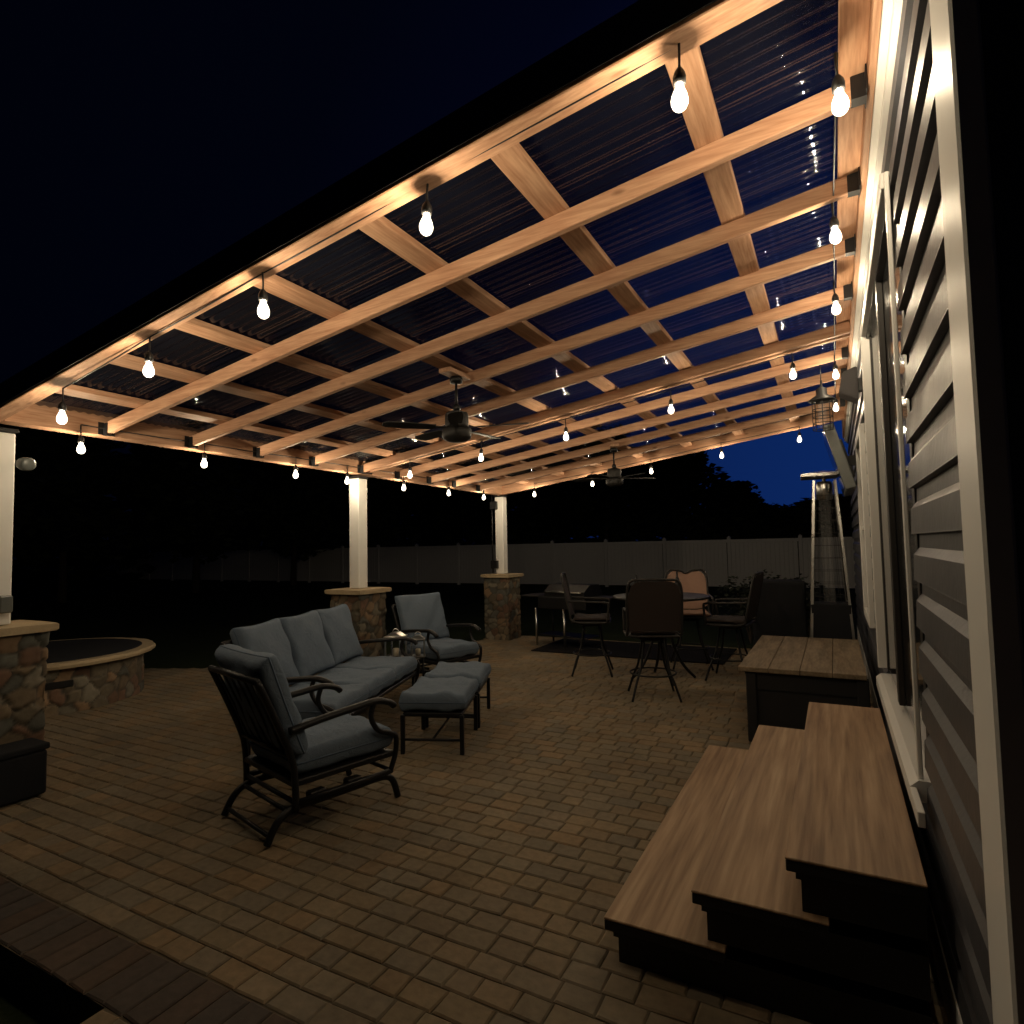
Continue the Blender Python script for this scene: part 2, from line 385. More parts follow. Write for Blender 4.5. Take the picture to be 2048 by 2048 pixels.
def paver(x0, x1, y0, y1, col, z=0.):
    if col[0] > .1: col = rng.choice(TANS)
    g_ = .0025; b = .0075
    x0 += g_; x1 -= g_; y0 += g_; y1 -= g_
    j = lambda: rng.uniform(-.0035, .0035)
    base = len(PV); tz = [z+rng.uniform(-.0015, .0015) for _ in range(4)]
    c4 = [(x0+j(), y0+j()), (x1+j(), y0+j()), (x1+j(), y1+j()), (x0+j(), y1+j())]
    cx, cy = (x0+x1)/2, (y0+y1)/2
    sgn = [(1, 1), (-1, 1), (-1, -1), (1, -1)]
    for (x, y), t, q in zip(c4, tz, sgn): PV.append((x+q[0]*b, y+q[1]*b, t))
    for (x, y), t in zip(c4, tz): PV.append((x, y, t-.005))
    for (x, y), t in zip(c4, tz): PV.append((x, y, -.05))
    PF.append([base, base+1, base+2, base+3])
    for k in range(4):
        k2 = (k+1) % 4
        PF.append([base+4+k, base+4+k2, base+k2, base+k]); PF.append([base+8+k, base+8+k2, base+4+k2, base+4+k])
    c = rng.uniform(.90, 1.10); wv = rng.uniform(-.008, .008)
    PC.extend([(col[0]*c+wv, col[1]*c, col[2]*c-wv*.6, 1)]*12)
y = 1.535; tan = (.195, .148, .090)
row = 0
while y < 9.7:
    d = .117; x = -9.4+rng.uniform(0, .2)
    while x < 1.5:
        wd = rng.choice([.12, .16, .16, .20])
        if inside(x+wd/2, y+d/2) and inside(x+.03, y+d/2) and inside(x+wd-.03, y+d-.02): paver(x, x+wd, y, y+d, tan)
        x += wd
    y += d
# soldier course and the strip on the camera side of it
x = -9.4
while x < 1.5:
    if inside(x+.05, 1.4) or x > .3: paver(x, x+.115, 1.275, 1.53, (.070, .054, .044))
    x += .117
y = 1.27-.097
while y > -1.4:
    x = -2.36
    while x < 1.5:
        wd = rng.choice([.10, .14, .18]); paver(x, x+wd, y, y+.096, tan); x += wd
    y -= .097
tag(tint_mesh('patio', PV, PF, PC, 'paver'), kind='structure')
bed = MB()
bed.prism([(-2.36, -1.5), (1.6, -1.5), (1.6, 9.72), (-5.47, 9.72), (-5.47, 6.42), (-8.6, 5.12), (-9.38, 5.1), (-9.38, 1.275), (-2.36, 1.275)], 'z', -.155, -.008)
tag(bed.build('patio_bed', 'sand'), kind='structure')

# ------------------------------------------------------------------ house
house = thing('house', 'slate grey clapboard house wall with white corner board, running along the patio', 'house', (.28, 1.5, 0))
def hb(name, mb, mat, parent=None):
    o = mb.build(name, mat)
    o.parent = parent or house
    par = parent or house
    pl = Vector((0, 0, 0)); q = par
    while q: pl += q.location; q = q.parent
    o.location = -pl
    return o
CH = .178; ZL0 = 1.795-9*CH
def siding_profile(z0, z1):
    P = []; k = 0; z = ZL0
    while z < z1-1e-6:
        if z+CH > z0+1e-6:
            a = max(z, z0); b = min(z+CH, z1)
            P += [(.292, a), (.266, a), (.2665, a+.004), (.270, min(a+.098, b)), (.290, min(a+.126, b)), (.292, b)]
        z += CH
    out = [P[0]]
    for p in P[1:]:
        if (p[0]-out[-1][0])**2+(p[1]-out[-1][1])**2 > 1e-8: out.append(p)
    return out
sd = MB()
def add_siding(ya, yb, z0, z1):
    pr = siding_profile(z0, z1); poly = pr+[(.36, z1), (.36, z0)]
    sd.prism(poly, 'y', ya, yb)
DY0, DY1 = 2.85, 5.02; WY0, WY1 = 5.95, 6.95
add_siding(1.675, DY0-.035, ZL0, 6.2); add_siding(DY1-.02, WY0+.02, ZL0, 6.2); add_siding(WY1-.02, 11.6, ZL0, 6.2)
add_siding(DY0-.035, DY1-.02, ZL0, ZL0+2*CH); add_siding(DY0-.035, DY1-.02, ZL0+16*CH, 6.2)
add_siding(WY0+.02, WY1-.02, ZL0, ZL0+4*CH); add_siding(WY0+.02, WY1-.02, ZL0+13*CH, 6.2)
hb('siding', sd, 'siding')
ew = MB(); ew.box(.34, 9, 1.445, 11.5, -.1, 6.2); ew.box(.301, .339, 1.44, 1.8, -.1, 6.2); hb('end_wall', ew, 'siding')
cb = MB(); cb.box(.2495, .30, 1.435, 1.622, 0, 6.2, .006); cb.box(.2545, .30, 1.629, 1.66, 0, 6.2, .004); cb.box(.257, .3, 1.663, 1.69, 0, 6.2, .003)
hb('corner_board', cb, 'vinyl')
fb = MB(); fb.prism([(1.66, 3.36), (11.5, 3.25), (11.5, 3.66), (1.66, 3.66)], 'x', XH+.028, .2485); fb.prism([(1.66, 3.33), (11.5, 3.22), (11.5, 3.66), (1.66, 3.66)], 'x', .2495, .275); hb('frieze_board', fb, 'vinyl')
bt = MB(); bt.box(.262, .31, 1.69, 11.5, -.02, ZL0-.003, .004); hb('base_trim', bt, 'vinyl')
# sliding door
door = tag(thing('sliding_door', None, None, (0, 0, 0)), None)
door.parent = house; door.location = (.05, DY0-1.5, .68)
fr = MB()
fr.box(.247, .264, DY0, DY0+.03, .668, 3.11, .003)                 # near jamb fin
fr.box(.232, .33, DY1-.05, DY1, .70, 3.13, .004)                 # far jamb
fr.box(.234, .33, DY0+.037, DY1-.052, 3.06, 3.128, .004)
hb('frame', fr, 'vinyl', door)
YC = (DY0+DY1)/2
st = MB()
for a, b, x in ((DY0+.037, DY0+.10, .29), (YC-.05, YC+.05, .27), (DY1-.115, DY1-.052, .285)): st.box(x, x+.03, a, b, .702, 3.058, .003)
st.box(.285, .33, DY0-.034, DY0+.02, .5, 3.13)  # not a stile: dark box painting in the shade of the jamb gap
hb('stile_and_gap_shade', st, 'dark_metal', door)
gl = MB(); gl.box(.300, .312, DY0+.101, YC-.051, .702, 3.058); gl.box(.292, .304, YC+.051, DY1-.116, .702, 3.058); hb('glass_pane', gl, 'glass_dark', door)
si = MB(); si.prism([(.214, .585), (.33, .585), (.33, .665), (.244, .665), (.216, .640)], 'y', DY0-.02, DY1-.051)
si.box(.2145, .2385, DY0-.27, DY0-.0205, .586, .640, .003); hb('sill', si, 'vinyl', door)
win = thing('window', None, None); win.parent = house; win.location = (0, WY0-1.5, 1)
fr = MB(); z0, z1 = ZL0+4*CH, ZL0+13*CH
fr.box(.228, .30, WY0-.05, WY0+.06, z0-.05, z1+.08, .004); fr.box(.228, .30, WY1-.06, WY1+.05, z0-.05, z1+.08, .004)
fr.box(.228, .30, WY0+.062, WY1-.062, z1, z1+.08, .004); fr.box(.228, .30, WY0+.062, WY1-.062, z0-.05, z0+.03, .004); fr.box(.245, .28, WY0+.062, WY1-.062, (z0+z1)/2-.02, (z0+z1)/2+.02, .003)
hb('window_frame', fr, 'vinyl', win)
gl = MB(); gl.box(.258, .268, WY0+.062, WY1-.062, z0+.032, z1-.002); hb('pane', gl, 'glass_dark', win)

# ------------------------------------------------------------------ steps and deck box
stp = thing('entry_steps', 'three broad wood plank steps with black sides below the sliding door', 'steps', (-.3, 3.36, 0))
SX = [(-.845, -.455, .175), (-.510, -.125, .355), (-.195, .205, .540)]
for i, (xa, xb, zt) in enumerate(SX):
    t = MB(); m2 = (xa+xb)/2
    t.box(xa, xb if i == 2 else xb+.055, 2.262, 4.465, zt-.009, zt, .003)
    o = t.build('tread', 'tread', stp); o.location = (.3, -3.36, 0)
    b = MB(); b.box(xa+.045, .20, 2.30, 4.43, -.05 if i == 0 else SX[i-1][2]+.0005, zt-.047)
    b.box(xa+.002, xb if i == 2 else xb+.053, 2.264, 4.463, zt-.046, zt-.0095, .003)
    b.box(xa+.03, xb, 2.285, 2.299, zt-.075, zt-.048)
    o = b.build('step_base', 'black_wood', stp); o.location = (.3, -3.36, 0)
bx = thing('deck_box', 'knee-high black storage chest with a grey plank lid past the steps', 'storage box', (-.27, 6.1, 0))
t = MB(); t.box(-.66, .16, 5.25, 6.95, .05, .555, .01)
for xx in (-.68, .10):
    for yy in (5.22, 6.9): t.box(xx, xx+.08, yy, yy+.08, 0, .556, .008)
t.box(-.60, .10, 5.235, 5.249, .42, .55); t.build('body', 'black_wood', bx).location = (.27, -6.1, 0)
t = MB()
for k in range(4):
    xa = -.73+k*.225; t.box(xa, xa+.2225, 5.19, 7.0, .56, .598, .006, seg=2)
t.build('lid', 'lid', bx).location = (.27, -6.1, 0)

# ------------------------------------------------------------------ pergola
pg = thing('pergola', 'lean-to cedar pergola with smoked corrugated roof over the patio', 'pergola')
def rafter(yc, th=RT, x0=XB+.004, x1=XH, d=RD, name='rafter'):
    m = MB(); a, b = zr(x0, yc), zr(x1, yc); m.prism([(x0, a), (x1, b), (x1, b+d), (x0, a+d)], 'y', yc-th/2, yc+th/2)
    bmesh.ops.bevel(m.bm, geom=list(m.bm.edges), offset=.004, segments=1, affect='EDGES')
    o = m.build(name, 'cedar_x', pg); return o
def hanger(par, x, yc, th, s):
    """folded steel joist hanger: two side plates, a seat and nailing flanges"""
    z = zr(x, yc); m = MB()
    for q in (-1, 1):
        ya = yc+q*(th/2+.002); m.box(min(x, x+s*.055), max(x, x+s*.055), min(ya, ya+q*.004), max(ya, ya+q*.004), z-.004, z+.088)
        m.box(min(x, x+s*.004)-.001, max(x, x+s*.004), min(ya, ya+q*.04), max(ya, ya+q*.04), z-.004, z+.095)
    m.box(min(x, x+s*.055), max(x, x+s*.055), yc-th/2-.006, yc+th/2+.006, z-.008, z-.003)
    m.build('joist_hanger', 'black_metal', par)
for yc in RAFT:
    o = rafter(yc); hanger(o, XB+.001, yc, RT, 1); hanger(o, XH-.001, yc, RT, -1)
rafter(Y0, .115, XB-.10, XH, .155, 'end_rafter')
dm = MB(); x0, x1 = XB-.12, XH; yd = Y0-.0585  # added black strip: stands in for shade on the front rafter's outer face
dm.prism([(x0, zr(x0)+.018), (x1, zr(x1)+.018), (x1, zr(x1)+.165), (x0, zr(x0)+.165)], 'y', yd-.006, yd); dm.build('shade_strip', 'black_metal', pg)
rafter(Y1, .09, XB-.10, XH, .17, 'end_rafter')
for q in (-1, 1):
    o = rafter(YM+q*.05, .046, XB+.004, XH, .095, 'rafter')
hanger(o, XB+.001, YM, .155, 1)
bm_ = MB(); bm_.prism([(Y0+.06, 2.553), (Y1-.05, 2.508), (Y1-.05, 2.70), (Y0+.06, 2.74)], 'x', XB-.14, XB) if True else bm_.box(XB-.14, XB, Y0+.05, Y1-.05, 2.50, 2.70, .005); bm_.build('outer_beam', 'cedar_y', pg)
ld = MB(); ld.prism([(1.66, 3.37), (11.2, 3.26), (11.2, 3.60), (1.66, 3.66)], 'x', XH+.002, XH+.026); ld.build('ledger', 'cedar_y', pg)
ZP = RD+.002
PX = [-4.63, -3.97, -3.30, -2.62, -1.88, -1.15, -.41, .145]
for a, b in ((Y0+.06, YM-.025), (YM+.025, Y1-.047)):
    for x in PX:
        wd = .118 if x < 0 else .10
        m = MB(); t_ = math.atan(SL)
        P = []
        for y_ in (a, b):
            z = zr(x, y_)+ZP+.004
            for q, h in ((-1, 0), (1, 0), (1, .04), (-1, .04)): P.append((x+q*wd/2*math.cos(t_), y_, z+q*wd/2*math.sin(t_)+h))
        m._add(P, [(0, 1, 2, 3), (7, 6, 5, 4), (0, 4, 5, 1), (1, 5, 6, 2), (2, 6, 7, 3), (3, 7, 4, 0)])
        bmesh.ops.recalc_face_normals(m.bm, faces=list(m.bm.faces)); bmesh.ops.bevel(m.bm, geom=list(m.bm.edges), offset=.003, segments=1, affect='EDGES')
        m.build('purlin', 'cedar_y', pg)
# corrugated sheets, ribs running down the slope
def sheet(ya, yb):
    m = MB(); z0 = ZP+.046; p = .066; am = .0062; k = 6
    n = int(round((yb-ya)/p*k)); v = []; f = []
    xs = [XB-.28, -2.5, XH]
    for i in range(n+1):
        y_ = ya+(yb-ya)*i/n; h = am*math.sin(2*math.pi*y_/p)*1.0
        for x in xs: v.append((x, y_, zr(x, y_)+z0+am+h))
    for i in range(n):
        for j in range(2): f.append([i*3+j, i*3+j+1, (i+1)*3+j+1, (i+1)*3+j])
    m._add(v, f, None, True); return m.build('roof_panel', 'poly', pg)
ya = Y0-.05
while ya < Y1-.1: sheet(ya, min(ya+.66, Y1+.04)); ya += .66
for yc in POSTS:
    m = MB(); m.box(XP-.078, XP+.078, yc-.078, yc+.078, 1.125, 2.475, .01, seg=2)
    o = m.build('post', 'vinyl', pg)
    m = MB(); m.box(XP-.09, XP+.09, yc-.09, yc+.09, 2.477, 2.507, .004); m.build('post_bracket', 'black_metal', o)

# ------------------------------------------------------------------ string lights
ORD = ['first', 'second', 'third', 'fourth', 'fifth', 'sixth', 'seventh', 'eighth']
bproto = thing('light_bulb', '', 'light bulb', group='glowing bulbs of the string lights')
m = MB(); m.lathe([(.003, -.082), (.013, -.080), (.022, -.072), (.0275, -.060), (.0285, -.046), (.025, -.030), (.019, -.016), (.014, -.004), (.013, .004)], 14); bgl = m.build('bulb_glass', 'bulb', bproto)
m = MB(); m.lathe([(.002, -.072), (.0042, -.069), (.0042, -.016), (.002, -.013)], 8); m.build('filament', 'filament', bgl)
m = MB(); m.lathe([(.015, .0045), (.021, .006), (.022, .03), (.018, .045), (.012, .055), (.007, .062)], 16); m.tube([(0, 0, .06), (.002, 0, .10), (0, 0, .145)], .0045, 6); m.build('socket', 'rubber', bproto)
used = [0]
def bulb(x, y, z, label):
    o = bproto if used[0] == 0 else copy_tree(bproto)
    used[0] += 1; o.location = (x, y, z+.05); o.rotation_euler = (rng.uniform(-.05, .05), rng.uniform(-.05, .05), rng.uniform(0, 6)); o['label'] = label
    return (x, y, z+.05+.145)
def cord(pts, label, sagf=.006):
    P = [Vector(p) for p in pts]; out = []
    for a, b in zip(P, P[1:]):
        L = (b-a).length
        for k in range(8):
            t = k/8; q = a.lerp(b, t); q.z -= sagf*L*4*t*(1-t); out.append(q)
    out.append(P[-1]); m = MB(); m.tube(out, .0045, 6)
    tag(m.build('string_light', 'rubber'), label, 'string light', 'string light cables the bulbs hang from')
runs = {}
fr_ = [(-.387, 1.97), (-1.422, 1.97), (-2.40, 1.97), (-3.327, 1.97), (-4.233, 1.97)]
zz = [3.067, 2.917, 2.763, 2.613, 2.452]
runs['front'] = [bulb(x, y, z, 'lit bulb under the front end rafter, %s from the house' % ORD[i]) for i, ((x, y), z) in enumerate(zip(fr_, zz))]
runs['wall'] = [bulb(x, y, z, 'lit bulb beside the house ledger, %s back from the front rafter' % ORD[i]) for i, (x, y, z) in enumerate([(.085, 2.36, 3.13), (.073, 3.45, 3.15), (.078, 4.5, 3.13), (.078, 6.2, 3.10), (.078, 7.25, 3.0)])]
runs['beam'] = [bulb(-5.085, y, 2.41, 'lit bulb hanging below the outer beam, %s along from the near left post' % ORD[i]) for i, y in enumerate([2.50, 3.53, 4.60, 5.38, 6.45, 7.52, 8.55])]
runs['far'] = [bulb(x, 9.12, z, 'lit bulb below the far end rafter, %s counting from the far post' % ORD[i]) for i, (x, z) in enumerate([(-4.43, 2.46), (-3.39, 2.57), (-2.43, 2.70), (-1.39, 2.85), (-.36, 2.98)])]
runs['mid'] = [bulb(x, y, z, 'lit bulb under the double middle rafter, %s from the outer beam' % ORD[i]) for i, (x, y, z) in enumerate([(-4.37, 5.66, 2.455), (-3.39, 5.66, 2.573), (-2.375, 5.66, 2.70), (-1.30, 5.66, 2.846), (-.25, 5.66, 3.02)])]
for k, nm in (('front', 'under the front end rafter'), ('wall', 'along the house ledger'), ('beam', 'along the outer beam'), ('far', 'under the far end rafter'), ('mid', 'under the double middle rafter')):
    cord(runs[k], 'thin black string light cable '+nm)

# ------------------------------------------------------------------ stone work
def stone_shell(kind, hgt, hw=.24, rad=.95, cell=.19, seed=1, parent=None, n=None, name='stone_wall', z0=0.):
    r = np.random.default_rng(seed)
    per = 8*hw if kind == 'square' else 2*math.pi*rad
    nu = int(per/.016); nv = int(hgt/.016)
    cu = max(6, int(per/cell)); cv = max(3, int(hgt/(cell*.72)))
    S = []
    for a in range(cu):
        for b in range(cv): S.append(((a+.5+(b % 2)*.5+r.uniform(-.42, .42))*per/cu % per, (b+.5+r.uniform(-.4, .4))*hgt/cv))
    S = np.array(S); cols = np.array([(.17, .13, .085), (.12, .10, .07), (.21, .14, .085), (.10, .10, .085), (.15, .09, .06), (.19, .17, .13)])
    sc_ = cols[r.integers(0, len(cols), len(S))]*r.uniform(.7, 1.2, (len(S), 1)); off = r.uniform(-.009, .012, len(S)); gx_ = r.uniform(-.12, .12, len(S)); gy_ = r.uniform(-.12, .12, len(S))
    U, V = np.meshgrid(np.arange(nu)*per/nu, np.arange(nv+1)*hgt/nv, indexing='ij')
    wob = .012*np.sin(U*31+V*17)+.010*np.sin(V*43-U*13)
    du = np.abs((U+wob)[..., None]-S[:, 0]); du = np.minimum(du, per-du); dv = ((V+wob)[..., None]-S[:, 1])*1.25
    D = np.sqrt(du**2+dv**2); idx = np.argsort(D, -1)[..., :2]
    d1 = np.take_along_axis(D, idx[..., :1], -1)[..., 0]; d2 = np.take_along_axis(D, idx[..., 1:2], -1)[..., 0]
    e = np.clip((d2-d1)/.026, 0, 1); e = e*e*(3-2*e)
    disp = -.015*(1-e)+off[idx[..., 0]]*e
    i0 = idx[..., 0]; disp = disp+e*(gx_[i0]*np.clip(((U-S[i0, 0]+per/2) % per)-per/2, -.1, .1)+gy_[i0]*(V-S[i0, 1]))
    tint = sc_[idx[..., 0]]*e[..., None]+np.array((.06, .052, .042))*(1-e[..., None])
    V3 = []
    if kind == 'square':
        s = U/(2*hw); side = np.floor(s).astype(int) % 4; t = (s-np.floor(s))*2*hw-hw
        X = np.choose(side, [t, hw+disp, -t, -hw-disp]); Y = np.choose(side, [-hw-disp, t, hw+disp, -t])
    else:
        th = U/rad; X = (rad+disp)*np.cos(th); Y = (rad+disp)*np.sin(th)
    verts = np.stack([X, Y, V+z0], -1).reshape(-1, 3)
    q = []
    for i in range(nu):
        i2 = (i+1) % nu
        for j in range(nv): q.append((i*(nv+1)+j, i2*(nv+1)+j, i2*(nv+1)+j+1, i*(nv+1)+j+1))
    c = np.concatenate([tint.reshape(-1, 3), np.ones((nu*(nv+1), 1))], 1)
    return tint_mesh(name, verts.tolist(), q, c, 'stone', parent, True)
def slab(poly_r, n, h, seed, jag=.012):
    r = random.Random(seed); return [(x+r.uniform(-jag, jag), y+r.uniform(-jag, jag)) for x, y in poly_r]
PN = ['near left stone pillar beside the round fire pit, white post on top', 'stone pillar behind the sofa carrying the middle white post', 'far stone pillar beside the grill carrying the last white post']
for i, yc in enumerate(POSTS):
    p = thing('stone_pillar', PN[i], 'pillar', (XP, yc, 0), group='field stone pillars under the pergola posts')
    stone_shell('square', 1.07, .235, seed=11+i, parent=p, cell=.135)
    a = .285; P = []
    for q in range(4):
        x0, y0 = [(-a, -a), (a, -a), (a, a), (-a, a)][q]; x1, y1 = [(a, -a), (a, a), (-a, a), (-a, -a)][q]
        for k in range(6): P.append((x0+(x1-x0)*k/6, y0+(y1-y0)*k/6))
    m = MB(); m.prism(slab(P, 24, .05, i, .006), 'z', 1.068, 1.12); bmesh.ops.bevel(m.bm, geom=[e for e in m.bm.edges if abs(e.verts[0].co.z-e.verts[1].co.z) < .001], offset=.008, segments=2, affect='EDGES')
    m.build('capstone', 'cap', p)
fp = thing('fire_pit', 'round field stone fire pit with a tan capstone ring', 'fire pit', (-7.87, 3.52, 0))
stone_shell('round', .475, rad=.97, seed=31, parent=fp, cell=.15)
m = MB()
P = []; K = 64
prof = [(.74, .47), (.74, .525), (1.075, .525), (1.085, .50), (1.075, .47)]
v = []; f = []
for k in range(K):
    t = 2*math.pi*k/K; jr = .008*math.sin(k*2.7)+.006*math.sin(k*5.1)
    for r_, z in prof: v.append(((r_+jr)*math.cos(t), (r_+jr)*math.sin(t), z))
for k in range(K):
    k2 = (k+1) % K
    for j in range(5): j2 = (j+1) % 5; f.append([k*5+j, k2*5+j, k2*5+j2, k*5+j2])
m._add(v, f); m.build('capstone_ring', 'cap', fp)
m = MB(); m.lathe([(.01, .548), (.5, .545), (.94, .534), (.955, .530), (.955, .526), (.01, .526)], 48); m.build('cover', 'cloth_dark', fp)
m = MB(); m.box(-.13, .13, -.012, .02, -.035, .035, .008, mat=T(.925, -.27, .30, rz=R(74))); m.build('air_vent', 'black_metal', fp)
kb = thing('storage_cube', 'low black square box on the pavers in front of the near left pillar', 'box', (-4.93, 1.98, 0))
m = MB(); m.box(-.19, .19, -.19, .19, .01, .30, .02, seg=3); m.build('body', 'cloth_dark', kb)
m = MB(); m.box(-.20, .20, -.20, .20, .302, .345, .012, seg=2); m.build('lid', 'cloth_dark', kb)

# ------------------------------------------------------------------ lounge seating
def arm_side(m, sx, dp):
    """one arm: curved rail, S shaped front support, down to the seat frame (y forward)"""
    p = smooth_path([(sx, -dp/2-.02, .60), (sx, -dp/4, .625), (sx, .06, .645), (sx, dp/2-.12, .655), (sx, dp/2-.02, .63), (sx, dp/2+.02, .60)], 6)
    m.tube(p, .021, 8, flat=1.3)
    p = smooth_path([(sx, dp/2-.13, .645), (sx, dp/2-.15, .56), (sx, dp/2-.10, .475), (sx, dp/2-.01, .435), (sx, dp/2+.035, .40), (sx, dp/2+.03, .30), (sx, dp/2-.01, .20)], 6)
    m.tube(p, .017, 8)
def back_frame(m, w, hb_, dp, n):
    """raked back: two stiles, top rail, lower rail and upright slats"""
    yb = -dp/2; lean = .20
    for sx in (-w/2, w/2): m.tube(smooth_path([(sx, yb+.02, .16), (sx, yb, .42), (sx, yb-lean*.5, .68), (sx, yb-lean, hb_)], 5), .019, 8)
    m.tube([(-w/2, yb-lean, hb_), (0, yb-lean-.015, hb_+.008), (w/2, yb-lean, hb_)], .019, 8)
    m.tube([(-w/2, yb-.01, .46), (w/2, yb-.01, .46)], .014, 6)
    for k in range(1, n): 
        x = -w/2+w*k/n; m.tube([(x, yb-.01, .46), (x, yb-lean*.5, .68), (x, yb-lean, hb_)], .0065, 6)
def make_chair(name, label, group, back_w=.66, seed=3):
    t = thing(name, label, 'armchair', group=group)
    dp = .66; w_ = .64
    m = MB(); back_frame(m, w_, .90, dp, 7); m.build('back_frame', 'black_metal', t)
    for sx in (-w_/2, w_/2):
        m = MB(); arm_side(m, sx, dp); m.build('arm', 'black_metal', t)
    m = MB(); m.box(-w_/2, w_/2, -dp/2, dp/2+.02, .285, .32, .006)
    for sx in (-w_/2, w_/2): m.tube([(sx, -dp/2+.02, .20), (sx, dp/2, .20)], .017, 8)
    m.tube([(-w_/2, dp/2, .20), (w_/2, dp/2, .20)], .014, 6); m.tube([(-w_/2, -dp/2+.02, .20), (w_/2, -dp/2+.02, .20)], .014, 6); m.build('seat_frame', 'black_metal', t)
    for sx in (-.285, .285):
        m = MB(); m.tube(smooth_path([(sx, -.46, .012), (sx, -.40, .115), (sx, -.30, .165), (sx, -.10, .165), (sx, .10, .165), (sx, .28, .165), (sx, .36, .125), (sx, .40, .012)], 5), .021, 8)
        m.build('rocker_leg', 'black_metal', t)
    m = MB(); m.tube([(-.285, -.44, .05), (.285, -.44, .05)], .013, 6); m.tube([(-.285, -.34, .155), (.285, -.34, .155)], .013, 6); m.build('cross_bar', 'black_metal', t)
    for sx in (-.285, .285):
        for ya in (.02, -.22): m = MB(); m.box(sx-.03, sx+.03, ya, ya+.1, .185, .225, .006); m.build('spring', 'dark_metal', t)
    m = MB(); m.cushion(.60, .66, .16, .10, mat=T(0, .03, .40), seed=seed); cu = m.build('seat_cushion', 'fabric', t); piping(cu, .60, .66, .02, T(0, .03, .40))
    m = MB(); m.cushion(back_w, .60, .17, .30, mat=T(-.01, -dp/2-.035, .74, rx=R(110)), seed=seed+1, pinch=.03); cu = m.build('back_cushion', 'fabric', t); piping(cu, back_w, .60, .03, T(-.01, -dp/2-.035, .74, rx=R(110)))
    return t
AG = 'blue grey cushioned armchairs'
def piping(co_, w, d, pinch, mat):
    P = []; n = 14
    for side in range(4):
        for k in range(n):
            t = -1+2*k/n
            u, v = [(t, -1), (1, t), (-t, 1), (-1, -t)][side]
            kk = 1-pinch*(1-min(abs(u), abs(v))**2)*max(abs(u), abs(v))**4
            P.append(mat @ Vector((u*w/2*kk*.997, v*d/2*kk*.997, 0)))
    m = MB(); m.tube(P, .0058, 6, closed=True); m.build('piping', 'welt', co_)
ch = make_chair('spring_armchair', 'black metal spring armchair seen from behind, nearest the camera', AG)
ch.location = (-2.93, 2.83, 0); ch.rotation_euler.z = math.atan2(.71, .19)-math.pi/2
c2_ = copy_tree(ch); c2_['label'] = 'black metal spring armchair beyond the sofa, its seat towards the camera side'
c2_.location = (-4.22, 6.02, 0); c2_.rotation_euler.z = math.atan2(-.29, .956)-math.pi/2
def make_sofa():
    t = thing('sofa', 'three-seat black metal sofa with blue grey cushions', 'sofa')
    dp = .68; w_ = 1.92
    m = MB(); back_frame(m, w_, .90, dp, 20); m.build('back_frame', 'black_metal', t)
    for sx in (-w_/2, w_/2):
        m = MB(); arm_side(m, sx, dp); m.build('arm', 'black_metal', t)
        for sy in (-dp/2+.02, dp/2-.01):
            m = MB(); m.tube([(sx, sy, .30), (sx, sy, .0)], .02, 8); m.build('leg', 'black_metal', t)
    m = MB(); m.box(-w_/2, w_/2, -dp/2, dp/2+.02, .285, .32, .006); m.build('seat_frame', 'black_metal', t)
    for k in (-1, 0, 1):
        m = MB(); m.cushion(.625, .68, .16, .10, mat=T(k*.63, .03, .405), seed=20+k); cu = m.build('seat_cushion', 'fabric', t); piping(cu, .625, .68, .02, T(k*.63, .03, .405))
        m = MB(); m.cushion(.62, .58, .18, .34, mat=T(k*.63, -dp/2-.03, .745, rx=R(110), rz=R(2*k)), seed=30+k, pinch=.06); cu = m.build('back_cushion', 'fabric', t); piping(cu, .62, .58, .06, T(k*.63, -dp/2-.03, .745, rx=R(110), rz=R(2*k)))
    return t
sf = make_sofa()
sf.location = (-3.94, 4.12, 0); sf.rotation_euler.z = math.atan2(.32, .95)-math.pi/2
def make_ottoman(label):
    t = thing('ottoman', label, 'ottoman', group='cushioned ottomans in front of the sofa')
    a, b = .235, .315
    m = MB(); m.box(-a, a, -b, b, .285, .315, .005); m.build('frame', 'black_metal', t)
    for sx in (-a, a):
        for sy in (-b, b):
            m = MB(); m.box(sx-.016, sx+.016, sy-.016, sy+.016, 0, .30, .003); m.build('leg', 'black_metal', t)
    m = MB(); m.tube([(-a, -b, .11), (a, -b, .11)], .011, 6); m.tube([(-a, b, .11), (a, b, .11)], .011, 6); m.tube([(0, -b, .11), (0, b, .11)], .009, 6); m.build('stretcher', 'black_metal', t)
    m = MB(); m.cushion(.53, .635, .155, .10, mat=T(0, 0, .392), crease=.30, seed=50); cu = m.build('cushion', 'fabric', t); piping(cu, .53, .635, .02, T(0, 0, .392))
    return t
ot = make_ottoman('blue grey ottoman nearest the rocking armchair')
ot['label'] = 'blue grey ottoman nearer the camera, front of the pair'
an = math.atan2(.62, -.25)-math.pi/2
ot.location = (-2.945, 4.20, 0); ot.rotation_euler.z = an
o2 = copy_tree(ot); o2['label'] = 'blue grey ottoman behind, toward the far armchair'; o2.location = (-3.195, 4.85, 0); o2.rotation_euler.z = an
tb = thing('side_table', 'small dark side table between sofa and far armchair', 'side table', (-4.25, 5.32, 0), R(20))
m = MB(); m.box(-.22, .22, -.22, .22, .385, .41, .006); m.build('table_top', 'dark_metal', tb)
for sx in (-.19, .19):
    for sy in (-.19, .19): m = MB(); m.tube([(sx, sy, 0), (sx, sy, .386)], .013, 6); m.build('leg', 'black_metal', tb)
